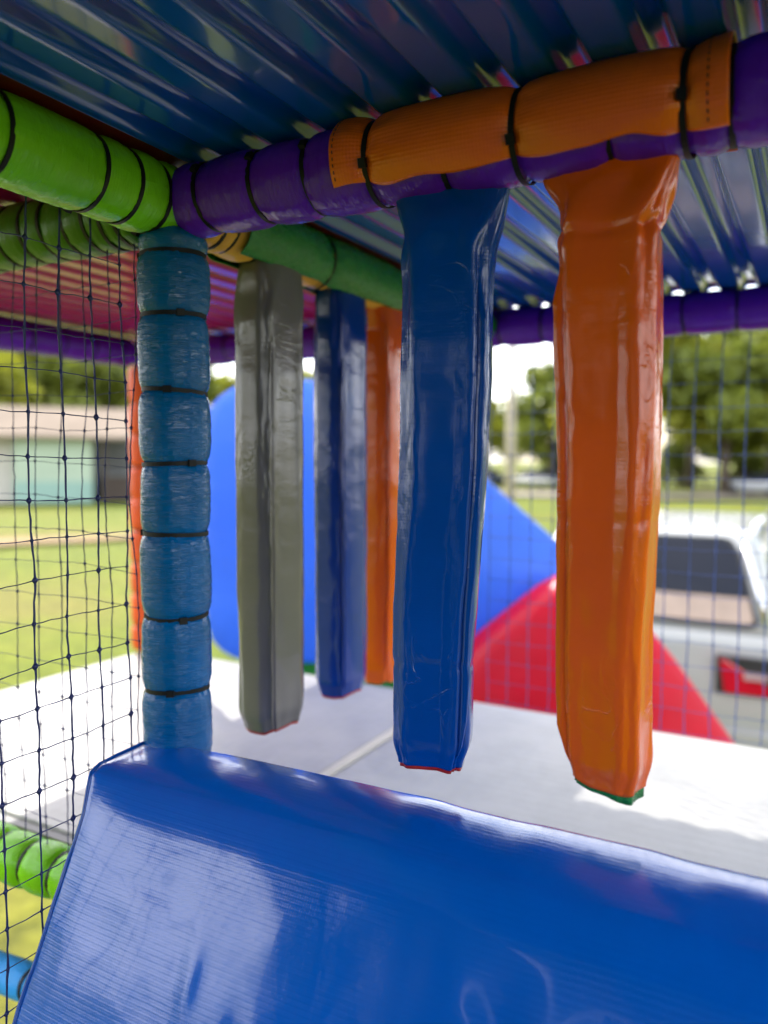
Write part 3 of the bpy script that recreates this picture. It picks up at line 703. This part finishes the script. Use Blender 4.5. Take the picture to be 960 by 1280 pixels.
def car(label, cx, y0, group, name='white_car', paint=None, base=-HC):
    paint = paint or M['car_white']
    o = thing('parked_car', label, 'car', (cx, y0 + 2.2, base), group); b = base
    body = [rrect(cx, .80, y0 + .06, y0 + 4.42, b + .34, .14), rrect(cx, .875, y0 - .02, y0 + 4.52, b + .50, .18), rrect(cx, .885, y0 - .03, y0 + 4.5, b + .74, .16),
            rrect(cx, .88, y0 + .0, y0 + 4.42, b + .94, .14), rrect(cx, .86, y0 + .02, y0 + 4.2, b + 1.05, .14), rrect(cx, .83, y0 + .03, y0 + 3.3, b + 1.14, .14)]
    mk('body', *loft(body), paint, o, True)
    cab = [rrect(cx, .80, y0 + .04, y0 + 3.2, b + 1.10, .12), rrect(cx, .77, y0 + .08, y0 + 3.0, b + 1.24, .12), rrect(cx, .66, y0 + .24, y0 + 2.55, b + 1.58, .12),
           rrect(cx, .615, y0 + .29, y0 + 2.42, b + 1.69, .12), rrect(cx, .585, y0 + .34, y0 + 2.3, b + 1.72, .12), rrect(cx, .45, y0 + .5, y0 + 2.1, b + 1.735, .1)]
    mk('cabin', *loft(cab), paint, o, True)
    # tailgate window with rubber surround: y on the sloping rear face at height z
    def ry(z): return np.interp(z, [1.10, 1.24, 1.58, 1.70], [.04, .08, .24, .29])
    def panel(nm, zs, hws, mat, proud, th=.02):
        pts = [(cx - h, y0 + ry(z) - proud, b + z) for z, h in zip(zs, hws)] + [(cx + h, y0 + ry(z) - proud, b + z) for z, h in list(zip(zs, hws))[::-1]]
        P = np.array(pts); n = len(P); Q = P + [0, th, 0]
        mk(nm, np.vstack([P, Q]), [tuple(range(n)), tuple(range(n, 2*n))[::-1]] + [(i, i + n, (i+1)%n + n, (i+1)%n) for i in range(n)], mat, o, False)
    panel('window_surround', (1.175, 1.19, 1.22, 1.60, 1.675, 1.69), (.60, .645, .665, .535, .485, .44), M['rubber'], .006)
    panel('parcel_board', (1.205, 1.22, 1.35), (.60, .635, .60), M['beige'], .011)
    panel('rear_window', (1.352, 1.60, 1.655, 1.672), (.595, .512, .47, .43), M['glass'], .011)
    for s in (-1, 1):
        # side window
        zs = [(1.2, .3, 2.85), (1.56, .42, 2.5)]
        P = []
        for z, a, c in zs:
            hw = np.interp(z, [1.10, 1.24, 1.58, 1.70], [.80, .77, .66, .615]) + .004
            P += [(cx + s * hw, y0 + a, b + z), (cx + s * hw, y0 + c, b + z)]
        P = np.array(P); Q = P - [s * .02, 0, 0]
        mk('side_window', np.vstack([P, Q]), [(0,1,3,2),(4,6,7,5),(0,4,5,1),(2,3,7,6),(0,2,6,4),(1,5,7,3)], M['glass'], o, False)
        mb = MB(); mb.tube([(cx + s*.60, y0 + .45, b + 1.70), (cx + s*.60, y0 + .5, b + 1.755), (cx + s*.60, y0 + 2.2, b + 1.755), (cx + s*.60, y0 + 2.25, b + 1.70)], .018, 8); mb.mk('roof_rail', M['chrome'], o, True)
        # rear pillar trim, bright
        mb = MB(); mb.tube([(cx + s*.70, y0 + .07, b + 1.20), (cx + s*.665, y0 + .13, b + 1.36), (cx + s*.56, y0 + .23, b + 1.66)], .022, 8); mb.mk('pillar_trim', M['chrome'], o, True)
        lamp = MB(); x0, x1 = sorted((cx + s*.885, cx + s*.47))
        lo, hi = (b + .82, b + 1.02)
        inner = cx + s * .47; outer = cx + s * .89
        P = [(inner + s*.03, y0 - .045, lo), (outer - s*.06, y0 - .03, lo), (outer, y0 + .10, lo + .04), (outer - s*.005, y0 + .10, hi - .01), (outer - s*.07, y0 - .025, hi), (inner, y0 - .04, hi - .01)]
        P = np.array(P); Q = P + [0, .10, 0]; n = 6
        hl = mk('tail_light', np.vstack([P, Q]), [tuple(range(n)), tuple(range(n, 2*n))[::-1]] + [(i, i+n, (i+1)%n+n, (i+1)%n) for i in range(n)], M['lamp_red'], o, False)
        mb = MB(); x0, x1 = sorted((inner + s*.13, inner + s*.26)); mb.box((x0, y0 - .05, lo + .085), (x1, y0 - .03, lo + .125)); mb.mk('reversing_lens', M['lamp_clear'], hl)
        mb = MB(); x0, x1 = sorted((inner - s*.02, inner + s*.36)); mb.box((x0, y0 - .032, lo - .012), (x1 - .02, y0 + .03, hi + .004)); mb.mk('lamp_housing', M['rubber'], hl)
        x0, x1 = sorted((cx + s*.60, cx + s*.80)); mb = MB(); mb.box((x0, y0 + 4.38, b + .68), (x1, y0 + 4.5, b + .82)); mb.mk('headlight', M['lamp_clear'], o)
        for yw in (.85, 3.55):
            th = np.arange(28) / 28 * 2 * pi; V = []
            for (xx, rr) in ((.70, .30), (.70, .335), (.875, .335), (.89, .31), (.885, .22)):
                V.append(np.stack([np.full(28, cx + s * xx), y0 + yw + rr * np.cos(th), b + .335 + rr * np.sin(th)], 1))
            V, F = loft(V); w_ = mk('tyre', V, F, M['rubber'], o, True)
            th = np.arange(20) / 20 * 2 * pi
            V, F = loft([np.stack([np.full(20, cx + s * xx), y0 + yw + rr * np.cos(th), b + .335 + rr * np.sin(th)], 1) for xx, rr in ((.882, .22), (.893, .215), (.888, .06))])
            mk('rim', V, F, M['chrome'], w_, True)
    mb = MB(); mb.box((cx - .80, y0 - .085, b + .42), (cx + .80, y0 + .05, b + .60)); mb.mk('bumper', M['car_white'] if paint is M['car_white'] else M['rubber'], o)
    mb = MB(); mb.box((cx - .25, y0 - .052, b + .78), (cx + .25, y0 - .025, b + .90)); mb.mk('number_plate', M['car_white'], o)
    return o
car('white car seen from behind through the net, dark rear window and red tail light', -.93, 4.97, 'parked cars')

# ------------------------------------------------------------------ background: house, far cars, trees
def turn(o, ang):
    o.rotation_euler = (0, 0, ang)
M['wall_mint'] = plain('pale green weatherboard', (.40, .48, .37), .7, 0, .06, 1, spec=.1)
M['wall_teal'] = plain('teal plinth', (.26, .40, .34), .7)
M['wall_white'] = plain('white render', (.5, .47, .42), .7, spec=.1)
M['roof_cream'] = plain('cream metal roof', (.26, .21, .165), 1.0, 0, .1, .5, spec=.0)
M['wood'] = plain('dark timber', (.07, .05, .04), .8)
M['shade'] = plain('dark carport shade', (.13, .13, .13), .8)  # dark grey that paints in the shade under the carport roof
def at_px(px, d): return far(px, d)
def house():
    p0 = at_px(66, 40); o = thing('house', 'low pale green house with cream roof on the far left beyond the lawn', 'house', tuple(p0)); 
    r = np.array([0.63, 0.777, 0]); f = np.array([-.777, .63, 0])     # right along the facade, depth away
    def box(nm, x0, x1, y0, y1, z0, z1, mat, par=o):
        v = np.array([[x, y, z] for z in (z0, z1) for y in (y0, y1) for x in (x0, x1)], float)
        P = p0 + v[:, :1] * r + v[:, 1:2] * f + np.array([0, 0, 1]) * v[:, 2:]
        return mk(nm, P, [(0,2,3,1),(4,5,7,6),(0,1,5,4),(2,6,7,3),(0,4,6,2),(1,3,7,5)], mat, par, False)
    w = box('wall', -1.65, 1.75, 0, 6, 0, 3.0, M['wall_mint']); box('plinth', -1.66, 1.76, -.04, 6.04, 0, 1.0, M['wall_teal'])
    box('wall', -6.0, -1.66, .4, 6, 0, 3.2, M['wall_white'])
    wi = box('window', -4.4, -3.0, .34, .45, 1.1, 2.3, M['wood']); box('pane', -4.3, -3.1, .31, .35, 1.2, 2.2, M['glass'], wi)
    # roof: two slopes and a fascia
    def quad(nm, pts, mat):
        v = np.array(pts, float); P = p0 + v[:, :1] * r + v[:, 1:2] * f + np.array([0, 0, 1]) * v[:, 2:]; Q = P - [0, 0, .12]; n = len(P)
        mk(nm, np.vstack([P, Q]), [tuple(range(n)), tuple(range(n, 2*n))[::-1]] + [(i, i+n, (i+1)%n+n, (i+1)%n) for i in range(n)], mat, o, False)
    quad('roof', [(-6.6, -.6, 3.1), (4.3, -.6, 3.1), (4.3, 3.0, 4.6), (-6.6, 3.0, 4.6)], M['roof_cream'])
    quad('roof', [(-6.6, 3.02, 4.6), (4.3, 3.02, 4.6), (4.3, 6.6, 3.1), (-6.6, 6.6, 3.1)], M['roof_cream'])
    for x in (2.2, 4.0): box('veranda_post', x, x + .14, -.3, -.16, 0, 3.0, M['wood'])
    box('carport_shade_panel', 1.78, 4.1, 3.0, 3.2, 0, 3.0, M['shade'])
    c = thing('garden_shed', 'small brown shed under the roof at the right end of the pale house', 'shed', tuple(p0 + r * 2.9 + f * 1.2))
    box('wall', 2.3, 3.8, .8, 2.4, 0, 1.2, M['wood'], c); box('lid', 2.2, 3.9, .7, 2.5, 1.2, 1.34, M['shade'], c)
house()
def far_car(label, px, d, ang, paint):
    p = at_px(px, d); o = thing('parked_car', label, 'car', tuple(p), 'parked cars')
    body = [rrect(0, .82, -2.1, 2.1, .3, .2), rrect(0, .88, -2.2, 2.2, .55, .25), rrect(0, .86, -2.15, 2.15, .9, .2)]
    v, f = loft(body); me = mesh_data('body', v, f, paint, True); b = link('body', me, o)
    v, f = loft([rrect(0, .78, -1.7, 1.2, .88, .2), rrect(0, .62, -1.2, .6, 1.4, .2), rrect(0, .5, -1.0, .45, 1.46, .2)]); link('cabin', mesh_data('cabin', v, f, M['glass'], True), o)
    for sx in (-.75, .75):
        for sy in (-1.35, 1.35):
            th = np.arange(14) / 14 * 2 * pi
            v, f = loft([np.stack([np.full(14, sx + dx), sy + .32 * np.cos(th), .32 + .32 * np.sin(th)], 1) for dx in (-.1, .1)]); link('tyre', mesh_data('tyre', v, f, M['rubber'], True), o)
    turn(o, ang)
M['silver'] = plain('silver car paint', (.55, .56, .58), .3, 0, .04)
M['car_dark'] = plain('dark blue car paint', (.03, .04, .07), .25)
far_car('distant silver car parked at the right edge under the trees', 950, 58, 1.0, M['silver'])
far_car('distant white car parked beyond the lawn, left of the orange bag', 668, 62, 1.1, M['car_white'])
far_car('distant dark car in the shade of the trees beside the navy bag', 600, 64, 1.1, M['car_dark'])
# timber pole
p = at_px(637, 34); mb = MB(); mb.tube([tuple(p), tuple(p + [0, 0, 3]), tuple(p + [0, 0, 7.5])], [.22, .2, .16], 12)
M['pole'] = plain('weathered timber', (.42, .36, .27), .8, 0, .2, 3)
tag(mb.mk('utility_pole', M['pole'], None, True), 'pale timber pole on the far lawn between the navy and orange bags', 'pole')
# low fence far away
def fence():
    a, b = at_px(560, 80), at_px(1300, 74); n = 30; o = thing('fence', 'low brown timber fence along the far road under the trees', 'fence', tuple(a))
    d = (b - a) / np.linalg.norm(b - a); L = np.linalg.norm(b - a); me = None
    mb0 = MB(); mb0.box((-.07, -.07, 0), (.07, .07, 1.3)); pm = mesh_data('post', np.concatenate(mb0.v), mb0.f, M['wood'], False)
    for i in range(n): link('post', pm, o, Vector(d * L * i / (n - 1)))
    ang = math.atan2(d[1], d[0])
    for z in (.45, .85, 1.2):
        m2 = MB(); m2.box((0, -.03, z - .07), (L, .03, z + .07)); r = link('rail', mesh_data('rail', np.concatenate(m2.v), m2.f, M['wood'], False), o); r.rotation_euler = (0, 0, ang)
fence()

def leaf_mat(name, c1, c2):
    m, nt, p = nodes(name)
    f = noise_tex(nt, mapped(nt, 'Object', (.9,) * 3), 1, 4, .7)
    c = ramp(nt, f, [(.32, c1), (.68, c2)]); nt.links.new(c, p.inputs['Base Color']); p.inputs['Roughness'].default_value = .55
    t = N(nt, 'ShaderNodeBsdfTranslucent'); nt.links.new(c, t.inputs[0]); mx = N(nt, 'ShaderNodeMixShader'); mx.inputs[0].default_value = .45
    nt.links.new(p.outputs[0], mx.inputs[1]); nt.links.new(t.outputs[0], mx.inputs[2]); nt.links.new(mx.outputs[0], nt.nodes['Material Output'].inputs[0]); return m
M['leaf_a'] = leaf_mat('leaves yellow green', (.17, .21, .014), (.40, .39, .04))
M['leaf_b'] = leaf_mat('leaves deep green', (.10, .14, .014), (.26, .29, .04))
M['bark'] = plain('bark', (.10, .075, .055), .9, 0, .25, 3)
def tree_mesh(seed, h, spread, leafmat, n=4200, ls=.42):
    rng = np.random.default_rng(seed)
    tr = MB(); tr.tube([(0, 0, -.1), (.05, 0, h * .2), (-.05, .08, h * .42)], [.30, .22, .15], 10)
    cl = []
    for k in range(9):
        a = rng.uniform(0, 2 * pi); ro = spread * rng.uniform(.25, .85); zz = h * rng.uniform(.3, .92); c = np.array([ro * cos(a), ro * sin(a), zz]); cl.append((c, rng.uniform(.28, .5) * spread))
        st = np.array([0, 0, h * rng.uniform(.22, .42)]); tr.tube([st, (st + c) / 2 + [0, 0, .2], c], [.11, .07, .03], 6)
    for k in range(5):
        cl.append((np.array([rng.normal(0, spread * .3), rng.normal(0, spread * .3), h * rng.uniform(.6, .95)]), spread * rng.uniform(.25, .45)))
    V = []; F = []
    for i in range(n):
        c, r = cl[rng.integers(len(cl))]; d = rng.normal(size=3); d /= np.linalg.norm(d); p = c + d * r * rng.uniform(.35, 1.05) ** .6 * [1, 1, .8]
        a = rng.normal(size=3); a /= np.linalg.norm(a); b = np.cross(a, rng.normal(size=3)); b /= np.linalg.norm(b); s = ls * rng.uniform(.5, 1.2)
        k = len(V); V += [p - a*s, p + b*s*.5, p + a*s, p - b*s*.5]; F.append((k, k+1, k+2, k+3))
    return (mesh_data('trunk', np.concatenate(tr.v), tr.f, M['bark'], True), mesh_data('crown', np.array(V), F, leafmat, False))
TM = [tree_mesh(1, 9, 4.0, M['leaf_a']), tree_mesh(2, 11, 4.6, M['leaf_b'], 5200, .46), tree_mesh(3, 7.5, 3.6, M['leaf_b']), tree_mesh(4, 10, 4.8, M['leaf_a'], 5200, .46)]
bush = [tree_mesh(7, 3.2, 2.4, M['leaf_b'], 2200, .26)]
trees = [(-120, 62, 1, 1), (-30, 58, 0, 1), (50, 66, 3, .95), (130, 60, 2, 1.1), (215, 66, 1, .8), (290, 70, 0, .85), (370, 74, 3, .8), (450, 72, 2, 1), (535, 78, 1, .9),
         (608, 84, 0, .8), (690, 66, 2, .92), (735, 78, 1, 1.0), (800, 60, 3, 1.0), (862, 70, 0, 1.15), (905, 58, 2, 1.15), (962, 66, 1, 1.05), (1030, 60, 3, 1), (1110, 64, 0, 1), (1200, 60, 1, 1), (1320, 66, 3, 1)]
words = ['above the pale house roof', 'behind the house', 'right of the house', 'beyond the grey bag', 'behind the navy bag', 'right of the timber pole', 'behind the orange bag', 'right of the orange bag', 'at the right edge']
for i, (px, d, k, s) in enumerate(trees):
    p = at_px(px, d)
    inpic = 0 <= px <= 960
    lab = '%s tree on the far side of the lawn, column %s' % (['yellow green', 'tall deep green', 'low dark green', 'broad yellow green'][k], '')
    where = ('left of the house, outside the view' if px < 0 else 'above the pale house roof' if px < 100 else 'right of the pale house' if px < 190 else 'behind the blue post' if px < 260 else 'behind the grey bag' if px < 330 else
             'between the grey and dark blue bags' if px < 400 else 'behind the dark blue bag' if px < 480 else 'behind the large navy bag' if px < 600 else 'left of the timber pole' if px < 630 else
             'right of the timber pole' if px < 700 else 'behind the near orange bag, left part' if px < 760 else 'behind the near orange bag, right part' if px < 820 else 'just right of the near orange bag' if px < 880 else
             'above the white car' if px < 930 else 'at the right edge of the view' if px < 1000 else 'beyond the right edge, %s' % ('first', 'second', 'third', 'last')[min(3, i - 16)])
    o = thing('leafy_tree', '%s tree far off, %s' % (['yellow green', 'tall deep green', 'low dark green', 'broad yellow green'][k], where), 'tree', tuple(p), 'trees beyond the lawn')
    link('trunk', TM[k][0], o); link('crown', TM[k][1], o); o.scale = (s * 1.2, s * 1.2, s * 1.22); o.rotation_euler = (0, 0, i * 1.7)
for i, (px, d, s) in enumerate(((20, 48, 1.0), (120, 52, 1.2), (175, 50, 1.0), (700, 76, 1.2), (850, 78, 1.3), (930, 74, 1.1))):
    o = thing('leafy_shrub', 'dark green shrub far off, %s' % ['behind the left part of the house', 'behind the right part of the house', 'just left of the orange post', 'left of the near orange bag', 'right of the near orange bag', 'above the white car roof'][i], 'shrub', tuple(at_px(px, d)), 'shrubs beyond the lawn')
    link('stems', bush[0][0], o); link('crown', bush[0][1], o); o.scale = (s, s, s); o.rotation_euler = (0, 0, i * 2.3)
